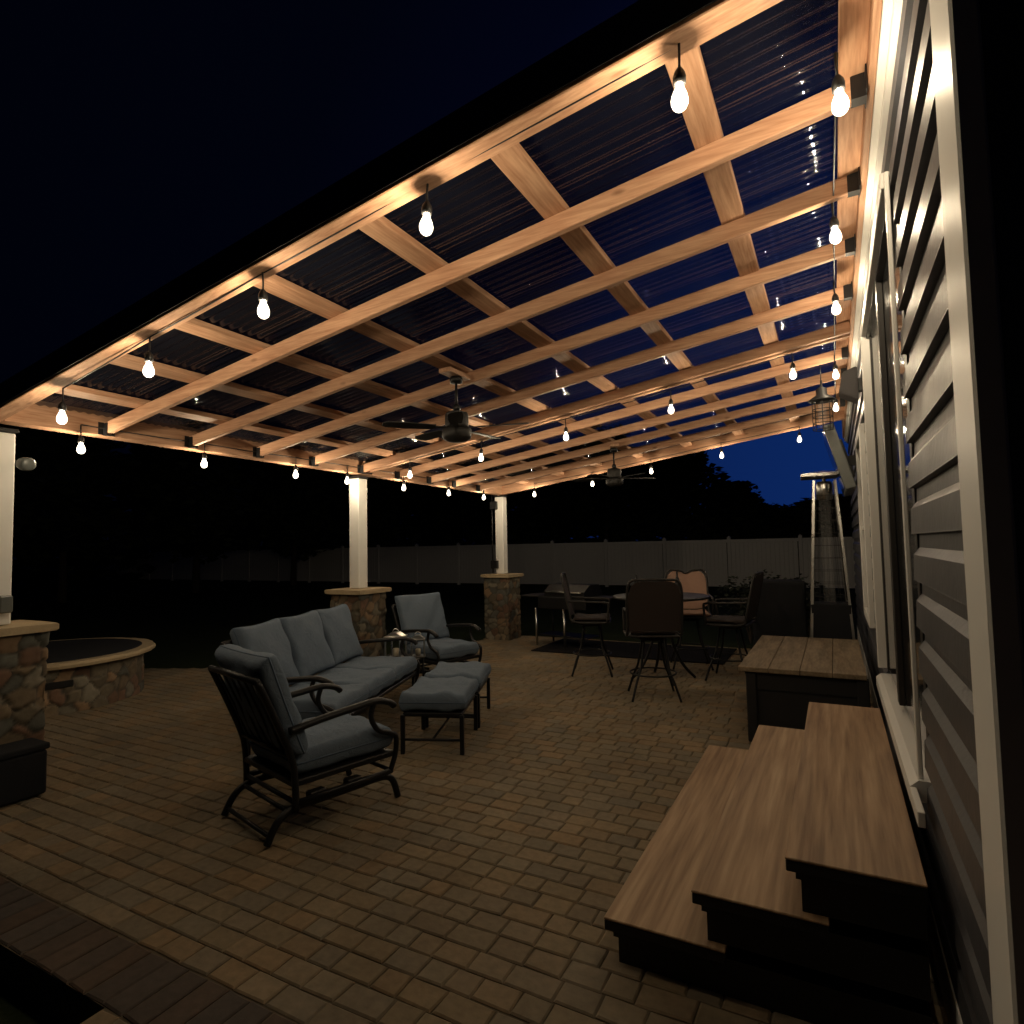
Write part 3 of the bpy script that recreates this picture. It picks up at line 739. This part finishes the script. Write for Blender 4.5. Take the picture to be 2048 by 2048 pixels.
def lantern(x, y, z, s, label, rz, mat):
    t = thing('candle_lantern', label, 'lantern', (x, y, z), rz, 'candle lanterns on the side table')
    m = MB(); h = .23*s; a = .085*s
    for sx in (-a, a):
        for sy in (-a, a): m.box(sx-.007, sx+.007, sy-.007, sy+.007, .012, h)
    m.box(-a-.012, a+.012, -a-.012, a+.012, 0, .014, .003); m.box(-a-.014, a+.014, -a-.014, a+.014, h, h+.014, .003); m.build('frame', mat, t)
    m = MB(); m.prism([(-a, h+.014), (a, h+.014), (a*.35, h+.05), (-a*.35, h+.05)], 'y', -a*.8, a*.8); m.tube(arc((0, 0, h+.05), .035, 0, 180, 10), .004, 6); m.build('roof', mat, t)
    m = MB(); m.lathe([(.034*s, .016), (.036*s, .10*s), (.030*s, .105*s), (.004, .10*s)], 16); m.build('candle', 'ceramic', t)
lantern(-4.27, 5.25, .411, 1.0, 'square steel framed candle lantern, taller of two on the side table', R(15), 'steel')
lantern(-4.10, 5.42, .411, .8, 'small candle lantern beside the taller one on the side table', R(35), 'steel')

# ------------------------------------------------------------------ ceiling fans
def make_fan(label):
    t = thing('ceiling_fan', label, 'ceiling fan', group='dark ceiling fans under the pergola')
    m = MB(); m.lathe([(.02, .40), (.055, .405), (.06, .44), (.05, .46)], 18); m.lathe([(.012, .17), (.012, .42)], 10); m.lathe([(.02, .15), (.035, .17), (.03, .2), (.014, .22)], 14); m.build('downrod', 'black_metal', t)
    m = MB(); m.lathe([(.05, .15), (.095, .135), (.105, .115), (.105, .02), (.10, 0), (.06, -.005)], 28); m.build('motor_housing', 'dark_metal', t)
    m = MB(); m.lathe([(.125, -.01), (.13, -.02), (.13, -.075), (.12, -.10), (.08, -.12), (.01, -.125)], 28); m.build('light_kit', 'dark_metal', t)
    for k in range(5):
        a = R(72*k+14); m = MB(); mt = T(rz=a) @ T(rx=R(10))
        m.box(.10, .22, -.018, .018, -.004, .004, mat=mt)
        m.prism([(.20, -.05), (.45, -.068), (.62, -.062), (.655, -.03), (.655, .03), (.62, .062), (.45, .068), (.20, .05)], 'z', -.005, .004, mat=mt); m.build('blade', 'black_wood', t)
    return t
fan = make_fan('dark ceiling fan hanging over the sofa, the nearer of two')
fan.scale = (.88, .88, .88); fan.location = (-2.565, 3.92, zr(-2.56)-.455*.88)
m = MB(); m.box(-.06, .06, -.18, .16, .461, .50)
m.build('mount_block', 'cedar_y', fan)
f2 = copy_tree(fan); f2['label'] = 'dark ceiling fan near the far end of the pergola'; f2.location = (-2.55, 7.70, zr(-2.55, 7.7)-.455*.88); f2.rotation_euler.z = R(25)

# ------------------------------------------------------------------ dining set, grill, rug
rug = MB(); rug.box(-4.15, -1.35, 8.30, 9.55, .006, .016)
tag(rug.build('outdoor_rug', 'rug'), 'flat black outdoor mat under the grill at the patio edge', 'rug')
def make_stool(label, red=False):
    t = thing('bar_stool', label, 'bar stool', group='high swivel stools around the tall table')
    for a in range(4):
        th = R(45+90*a); m = MB()
        m.tube(smooth_path([(.13*math.cos(th), .13*math.sin(th), .60), (.19*math.cos(th), .19*math.sin(th), .34), (.26*math.cos(th), .26*math.sin(th), .20), (.34*math.cos(th), .34*math.sin(th), .012)], 4), .013, 6); m.build('leg', 'black_metal', t)
    m = MB(); m.tube(arc((0, 0, .26), .235, 0, 360, 28, 'xy')[:-1], .009, 6, closed=True); m.build('foot_ring', 'black_metal', t)
    m = MB(); m.lathe([(.13, .60), (.14, .615), (.10, .635), (.05, .64)], 20); m.box(-.25, .25, -.24, .24, .65, .672, .008); m.build('seat', 'dark_metal', t)
    m = MB()
    for sx in (-.27, .27):
        m.tube(smooth_path([(sx, .20, .66), (sx, -.19, .67), (sx, -.25, .80), (sx, -.31, 1.08), (sx*.93, -.335, 1.20), (sx*.78, -.34, 1.235)], 5), .014, 8)
        m.tube(smooth_path([(sx, -.26, .92), (sx, .0, .91), (sx, .19, .90), (sx, .22, .86), (sx, .20, .66)], 5), .014, 8)
    m.tube(smooth_path([(-.21, -.34, 1.235), (-.08, -.35, 1.24 if not red else 1.225), (0, -.352, 1.242 if not red else 1.19), (.08, -.35, 1.24 if not red else 1.225), (.21, -.34, 1.235)], 4), .014, 8)
    m.build('back_frame', 'dark_metal', t)
    # woven sling back, one curved sheet with thickness
    m = MB(); v = []; f = []; nx, nz = 12, 14
    for s_ in (0, 1):
        for i in range(nx+1):
            for j in range(nz+1):
                u = i/nx*2-1; z = .72+.50*j/nz
                yb = -.235-.105*(j/nz)-.018*(1-u*u)-.003*s_
                top = 1.225-.05*abs(u)**6 - ((.045*math.exp(-(u/.35)**2)) if red else 0)
                bot = .72+(.05*abs(u)**4 if red else 0)
                v.append((u*.258*(1-.10*max(0, j/nz-.8)/.2), yb, bot+(top-bot)*j/nz))
    b_ = (nx+1)*(nz+1)
    for i in range(nx):
        for j in range(nz):
            a = i*(nz+1)+j; f.append([a, a+1, a+nz+2, a+nz+1]); f.append([b_+a, b_+a+nz+1, b_+a+nz+2, b_+a+1])
    m._add(v, f, None, True); m.build('back_sling', 'sling_red' if red else 'sling', t)
    m = MB(); m.cushion(.47, .45, .05, .3, mat=T(0, .01, .698), nu=12); m.build('seat_pad', 'sling_red' if red else 'sling', t)
    return t
sA = make_stool('dark sling back bar stool with its back to the camera'); sA.location = (-1.73, 6.30, 0); sA.rotation_euler.z = R(22)
sB = copy_tree(sA); sB['label'] = 'dark bar stool at the table side nearest the grill'; sB.location = (-2.72, 7.15, 0); sB.rotation_euler.z = R(-72)
sC = copy_tree(sA); sC['label'] = 'bar stool seen in profile between table and heater'; sC.location = (-1.12, 7.45, 0); sC.rotation_euler.z = R(85)
sD = make_stool('bar stool facing the camera with a terracotta double-humped back', True); sD.location = (-1.70, 8.02, 0); sD.rotation_euler.z = R(197)
bt_ = thing('bar_table', 'tall dark metal bar table between the stools', 'table', (-1.85, 7.18, 0))
m = MB(); m.lathe([(.01, .955), (.55, .955), (.56, .965), (.56, .98), (.54, .985), (.01, .985)], 40); m.build('table_top', 'dark_metal', bt_)
for a in range(4):
    th = R(30+90*a); m = MB(); m.tube(smooth_path([(.16*math.cos(th), .16*math.sin(th), .955), (.10*math.cos(th), .10*math.sin(th), .55), (.22*math.cos(th), .22*math.sin(th), .2), (.38*math.cos(th), .38*math.sin(th), .012)], 5), .017, 8); m.build('leg', 'black_metal', bt_)
gr = thing('gas_grill', 'black grill on silver legs beside the far pillar', 'grill', (-3.72, 8.95, 0), R(-12))
m = MB(); m.box(-.50, .42, -.26, .26, .60, .80, .02, seg=2); m.prism([(-.26, .80), (.26, .80), (.26, .86), (.16, .98), (-.10, .98), (-.26, .88)], 'x', -.36, .40); m.build('body', 'black_metal', gr)
m = MB(); m.box(-.85, -.505, -.25, .25, .775, .80, .006); m.box(.425, .75, -.25, .25, .775, .80, .006); m.build('side_shelf', 'dark_metal', gr)
m = MB(); m.tube([(-.30, -.30, .87), (.34, -.30, .87)], .011, 8); m.tube([(-.30, -.30, .87), (-.30, -.25, .87)], .008, 6); m.tube([(.34, -.30, .87), (.34, -.25, .87)], .008, 6); m.build('handle', 'steel', gr)
for sx in (-.55, .0):
    m = MB(); m.tube([(sx, -.24, .60), (sx+.02, -.25, .012)], .020, 8); m.build('leg', 'steel', gr)
for sx in (-.55, .38):
    m = MB(); m.tube([(sx, .22, .60), (sx, .22, .012)], .018, 8); m.build('leg', 'black_metal', gr)
m = MB(); m.box(-.54, .40, -.20, .20, .16, .18, .004); m.build('bottom_shelf', 'black_metal', gr)
cd = thing('condiment_tray', 'small tray with a steel shaker and candle on the tall bar table', 'tray', (-2.02, 7.0, .986))
m = MB(); m.lathe([(.01, 0), (.13, 0), (.15, .018), (.14, .02), (.01, .006)], 24); m.build('tray', 'steel', cd)
m = MB(); m.lathe([(.03, .007), (.032, .07), (.022, .085), (.024, .10), (.01, .115)], 14, c=(.03, .02, 0)); m.build('shaker', 'steel', cd)
m = MB(); m.lathe([(.036, .007), (.036, .06), (.03, .064)], 14, c=(-.06, -.03, 0)); m.build('candle', 'ceramic', cd)
def bottle(x, y, z, h, label, mat='rubber'):
    m = MB(); m.lathe([(.028, 0), (.031, .01), (.031, h*.55), (.024, h*.68), (.012, h*.78), (.012, h*.97), (.014, h)], 14)
    tag(m.build('bottle', mat, None, (x, y, z)), label, 'bottle', 'bottles on the tall table')
bottle(-1.70, 7.40, .986, .27, 'dark bottle right of the tray on the tall table')
bottle(-2.18, 7.32, .986, .24, 'dark bottle left of the tray on the tall table')

cv = thing('covered_grill', 'black fabric covered grill between the profile bar stool and the heater', 'covered grill', (-.72, 9.15, 0), R(4))
m = MB(); m.box(-.34, .34, -.28, .28, .02, 1.06, .05, seg=3); bmesh.ops.subdivide_edges(m.bm, edges=list(m.bm.edges), cuts=3, use_grid_fill=True)
for v_ in m.bm.verts: v_.co.x += .012*math.sin(v_.co.z*9+v_.co.y*7); v_.co.y += .012*math.sin(v_.co.z*8-v_.co.x*9)
m.build('cover', 'cloth_dark', cv)
m = MB(); m.box(-.20, .20, -.20, .20, 0, .10); m.build('cart', 'black_metal', cv)

# ------------------------------------------------------------------ patio heater
ht = thing('patio_heater', 'stainless pyramid patio heater against the house wall', 'patio heater', (-.075, 7.66, 0), R(3))
a, b = .21, .085
m = MB(); m.box(-.20, .20, -.20, .20, .03, .90, .01); m.build('base', 'cloth_dark', ht)
for sx in (-1, 1):
    for sy in (-1, 1):
        m = MB(); m.tube([(sx*.232, sy*.232, 0), (sx*.105, sy*.105, 2.27)], .018, 4); m.build('corner_post', 'steel', ht)
m = MB(); m.lathe([(.06, .91), (.06, 2.05)], 24); m.build('glass_tube', 'clear', ht)
m = MB()
for k in range(9):
    z = .98+k*.14; q = .225-(z-.05)*.053
    for sx, sy, ex, ey in ((-1, -1, 1, -1), (1, -1, 1, 1), (1, 1, -1, 1), (-1, 1, -1, -1)): m.tube([(sx*q, sy*q, z), (ex*q, ey*q, z)], .0035, 4)
for k in range(-3, 4):
    for s_ in (-1, 1):
        m.tube([(k*.052, s_*.178, .92), (k*.03, s_*.115, 2.1)], .0025, 4); m.tube([(s_*.178, k*.052, .92), (s_*.115, k*.03, 2.1)], .0025, 4)
m.build('guard_grille', 'dark_metal', ht)
m = MB(); m.lathe([(.05, 2.05), (.085, 2.06), (.085, 2.22), (.07, 2.26)], 20); m.build('burner', 'steel', ht)
m = MB(); m.prism([(-.235, -.235), (.235, -.235), (.235, .235), (-.235, .235)], 'z', 2.31, 2.34); m._add([(-.23, -.23, 2.34), (.23, -.23, 2.34), (.23, .23, 2.34), (-.23, .23, 2.34), (0, 0, 2.385)], [(0, 1, 4), (1, 2, 4), (2, 3, 4), (3, 0, 4)])
m.tube([(0, 0, 2.25), (0, 0, 2.32)], .02, 8); m.build('hood', 'steel', ht)

# ------------------------------------------------------------------ wall mounted things
tv = thing('television', 'flat television tilted down on its bracket above the heater', 'television', (.115, 7.15, 2.42))
mt = T(0, 0, 0, ry=R(-15))
m = MB(); m.box(-.085, .012, -.55, .55, -.33, .33, .006, mat=mt); m.build('casing', 'tvgrey', tv)
m = MB(); m.box(-.089, -.0855, -.535, .535, -.31, .315, mat=mt); m.build('screen', 'glass_dark', tv)
m = MB(); m.box(.013, .05, -.2, .2, -.2, .2, .004, mat=mt); m.box(.04, .165, -.03, .03, -.05, .05); m.box(.155, .167, -.12, .12, -.18, .18); m.build('wall_bracket', 'black_metal', tv)
ln = thing('cage_lantern', 'black wire cage lantern hanging beside the television', 'lantern', (-.045, 6.35, 2.64))
m = MB(); z0, z1 = .0, .27
for k in range(8):
    t = R(45*k); m.tube([(.085*math.cos(t), .085*math.sin(t), z0), (.085*math.cos(t), .085*math.sin(t), z1)], .004, 5)
for z in (.0, .06, .12, .19, .27): m.tube(arc((0, 0, z), .085, 0, 360, 24, 'xy')[:-1], .004, 5, closed=True)
m.build('cage', 'black_metal', ln)
m = MB(); m.lathe([(.12, .27), (.115, .285), (.05, .33), (.045, .39), (.012, .41), (.008, .47)], 20); m.build('roof', 'black_metal', ln)
m = MB(); m.lathe([(.04, .02), (.045, .10), (.04, .22), (.02, .26)], 14); m.build('glass_cylinder', 'clear', ln)
m = MB(); m.tube([(0, 0, .47), (0, 0, zr(-.045)-2.64+.01)], .005, 6); m.build('chain', 'black_metal', ln)
sp = thing('wall_speaker', 'grey box speaker on the house wall beyond the sliding door', 'speaker', (.20, 5.55, 2.84))
m = MB(); m.prism([(-.115, -.06), (.018, -.135), (.018, .135), (-.085, .10)], 'y', -.11, .11); bmesh.ops.bevel(m.bm, geom=list(m.bm.edges), offset=.008, segments=2, affect='EDGES'); m.build('cabinet', 'mesh_grey', sp)
m = MB(); m.box(.019, .065, -.04, .04, -.05, .05); m.build('wall_bracket', 'black_metal', sp)
# fittings on the posts
fl = thing('flood_lamp', 'unlit pale round lamp on the far side of the near left white post', 'lamp', (XP+.09, POSTS[0]+.115, 2.26))
m = MB(); m.lathe([(.02, 0), (.045, .005), (.05, .04), (.047, .09), (.035, .10)], 18, mat=T(ry=R(95))); m.build('lamp_head', 'tvgrey', fl)
m = MB(); m.box(-.002, .02, -.03, .03, -.03, .03); m.build('mount', 'rubber', fl)
ob = thing('outlet_box', 'grey weatherproof outlet box low on the near left white post', 'outlet box', (XP+.079, POSTS[0]+.02, 1.27))
m = MB(); m.box(0, .07, -.04, .04, -.06, .06, .01); m.build('cover', 'tvgrey', ob)
rd = thing('awning_rod', 'slim black rod on two clamps beside the far white post', 'rod', (XP-.12, POSTS[2]-.11, 1.12))
m = MB(); m.tube([(0, 0, .02), (0, 0, 1.42)], .012, 8); m.build('rod', 'black_metal', rd)
for z in (.10, 1.14): m = MB(); m.box(-.03, .10, -.03, .035, z, z+.14, .006); m.build('clamp', 'black_metal', rd)

# ------------------------------------------------------------------ yard: fence, shrubs, trees
fe = thing('fence', 'long pale grey vinyl privacy fence across the back of the yard', 'fence', (-14, 24, -.16))
x = -31.; 
while x < 20:
    m = MB(); m.box(x-.065, x+.065, -.065, .065, 0, 1.93, .008); m._add([(x-.08, -.08, 1.93), (x+.08, -.08, 1.93), (x+.08, .08, 1.93), (x-.08, .08, 1.93), (x, 0, 2.0)], [(0, 1, 4), (1, 2, 4), (2, 3, 4), (3, 0, 4), (3, 2, 1, 0)]); m.build('post', 'fence', fe)
    m = MB(); m.box(x+.066, x+2.374, -.03, .03, .08, .20, .006); m.box(x+.066, x+2.374, -.03, .03, 1.74, 1.86, .006)
    k = x+.07
    while k < x+2.3: m.box(k, min(k+.148, x+2.374), -.018, .018, .201, 1.739, .003); k += .152
    m.build('panel', 'fence', fe); x += 2.44
def leaves(m, c, rx, ry, rz_, n, s, r):
    for _ in range(n):
        while True:
            p = Vector((r.uniform(-1, 1), r.uniform(-1, 1), r.uniform(-1, 1)))
            if .25 < p.length < 1: break
        p = Vector((c[0]+p.x*rx, c[1]+p.y*ry, c[2]+p.z*rz_)); q = Matrix.Rotation(r.uniform(0, 6.28), 3, 'Z') @ Matrix.Rotation(r.uniform(-1.2, 1.2), 3, 'X')
        a = s*r.uniform(.6, 1.3)
        m._add([p+q @ Vector(v) for v in ((-a*.5, 0, 0), (0, -a*.32, 0), (a*.6, 0, a*.1), (0, a*.32, 0))], [(0, 1, 2, 3)])
def tree(x, y, h, cw, label, seed, n=1500, s=.32, group='dark trees beyond the fence'):
    r = random.Random(seed)
    t = thing('tree', label, 'tree', (x, y, -.16), group=group)
    m = MB(); bend = r.uniform(-.3, .3)
    m.tube([(0, 0, 0), (bend*.3, 0, h*.25), (bend, .1, h*.5), (bend*1.2, .1, h*.8)], [.05*h*.5, .035*h*.5, .022*h*.5, .006*h], 8)
    for k in range(7):
        z = h*(.3+.07*k); a = r.uniform(0, 6.28); L = cw*.75*(1-.06*k)
        m.tube([(bend*z/h, 0, z), (bend*z/h+L*.5*math.cos(a), L*.5*math.sin(a), z+L*.25), (bend*z/h+L*math.cos(a), L*math.sin(a), z+L*.6)], [.012*h, .008*h, .003*h], 6)
    m.build('trunk', 'bark', t)
    m = MB(); K = 34
    for k in range(K):
        f_ = k/(K-1); z = h*(.30+.66*f_); rad = cw*(.45+.55*math.sin(math.pi*min(1, f_*.8+.22)))
        a = r.uniform(0, 6.28); d = rad*r.uniform(.2, .75)
        cl = cw*r.uniform(.30, .52)
        leaves(m, (d*math.cos(a), d*math.sin(a), z), cl, cl, cl*.75, n//K, s, r)
    m.build('crown', M['leaf'], t, recalc=False)
TR = [(-7.6, 33, 6.9, 2.7), (-5.1, 35, 4.9, 2.0), (-3.4, 36, 3.5, 2.0), (-1.6, 37, 3.5, 2.4), (.6, 38, 3.7, 2.6), (3.2, 36, 4.2, 2.5), (-11.2, 32, 8.0, 3.0), (-15.5, 33, 7.2, 3.2), (-19.5, 31, 7.8, 3.3), (-23, 27, 7.6, 3.2), (-24.5, 22, 7.0, 3.0), (-25, 17, 7.3, 3.0), (-25.5, 12, 6.8, 2.9), (-25, 7.5, 7.0, 2.8)]
TL = ['tall dark tree whose crown ends against the blue sky', 'mid-height dark tree stepping down beside the tall one', 'low rounded tree below the open blue sky', 'low bushy tree behind the fence, left of the heater', 'low tree behind the fence in line with the heater', 'dark tree partly behind the house corner', 'tallest tree behind the fence, left of the sky gap', 'broad tree behind the fence above the tall table', 'broad tree in line with the far pillar', 'dark tree left of the far pillar', 'dark tree behind the sofa', 'dark tree behind the left end of the sofa', 'dark tree beyond the left lawn', 'dark tree beyond the fire pit']
for i, (x, y, h, cw) in enumerate(TR): tree(x, y, h, cw, TL[i], 100+i, n=5200, s=.42)
def shrub(x, y, h, wd, label, seed):
    r = random.Random(seed); t = thing('shrub', label, 'shrub', (x, y, -.16 if y > 9.7 else 0), group='dark shrubs at the patio edge')
    m = MB()
    for k in range(6): a = r.uniform(0, 6.28); m.tube([(0, 0, 0), (wd*.3*math.cos(a), wd*.3*math.sin(a), h*.7)], [.015, .006], 5)
    m.build('stem', 'bark', t)
    m = MB()
    for k in range(7): a = r.uniform(0, 6.28); leaves(m, (wd*.35*math.cos(a), wd*.35*math.sin(a), h*r.uniform(.4, .75)), wd*.4, wd*.4, h*.3, 260, .075, r)
    m.build('foliage', M['shrub'], t, recalc=False)
shrub(-1.35, 11.2, 1.25, .75, 'dark leafy shrub behind the profile bar stool', 5)
shrub(-.45, 11.0, 1.2, .7, 'dark leafy shrub behind the patio heater', 6)

r_ = random.Random(77); m = MB()
def mass(x0, x1, y, h0, h1, n, sz):
    for _ in range(n):
        x = r_.uniform(x0, x1); t = (x-x0)/(x1-x0)
        top = (h0+(h1-h0)*t)*(1+.13*math.sin(x*.9)+.09*math.sin(x*2.3+1)+.05*math.sin(x*5.1))
        z = top*(1-r_.random()**1.6*.98)
        p = Vector((x, y+r_.uniform(-2.5, 2.5), z-.2)); q = Matrix.Rotation(r_.uniform(0, 6.28), 3, 'Z') @ Matrix.Rotation(r_.uniform(-1.2, 1.2), 3, 'X'); a = sz*r_.uniform(.6, 1.3)
        m._add([p+q @ Vector(v) for v in ((-a*.5, 0, 0), (0, -a*.34, 0), (a*.6, 0, a*.1), (0, a*.34, 0))], [(0, 1, 2, 3)])
mass(-62, -9.5, 42, 9.5, 6.8, 9000, 1.1); mass(-9.5, 9, 44, 3.9, 3.6, 2600, .8)
mass(-70, -60, 40, 9, 9, 1500, 1.1)
tag(m.build('woodland', M['leaf'], recalc=False), 'dark mass of woodland closing the yard behind the fence', 'woodland', kind='stuff')
m = MB()
for _ in range(7000):
    yy = r_.uniform(-6, 44); top = 9*(1+.13*math.sin(yy*.8)+.08*math.sin(yy*2.1)); z = top*(1-r_.random()**1.6*.98)
    p = Vector((-42+r_.uniform(-2.5, 2.5), yy, z-.2)); q = Matrix.Rotation(r_.uniform(0, 6.28), 3, 'Z') @ Matrix.Rotation(r_.uniform(-1.2, 1.2), 3, 'X'); a = 1.1*r_.uniform(.6, 1.3)
    m._add([p+q @ Vector(v) for v in ((-a*.5, 0, 0), (0, -a*.34, 0), (a*.6, 0, a*.1), (0, a*.34, 0))], [(0, 1, 2, 3)])
tag(m.build('woodland', M['leaf'], recalc=False), 'dark mass of woodland along the left side of the lawn', 'woodland', kind='stuff')
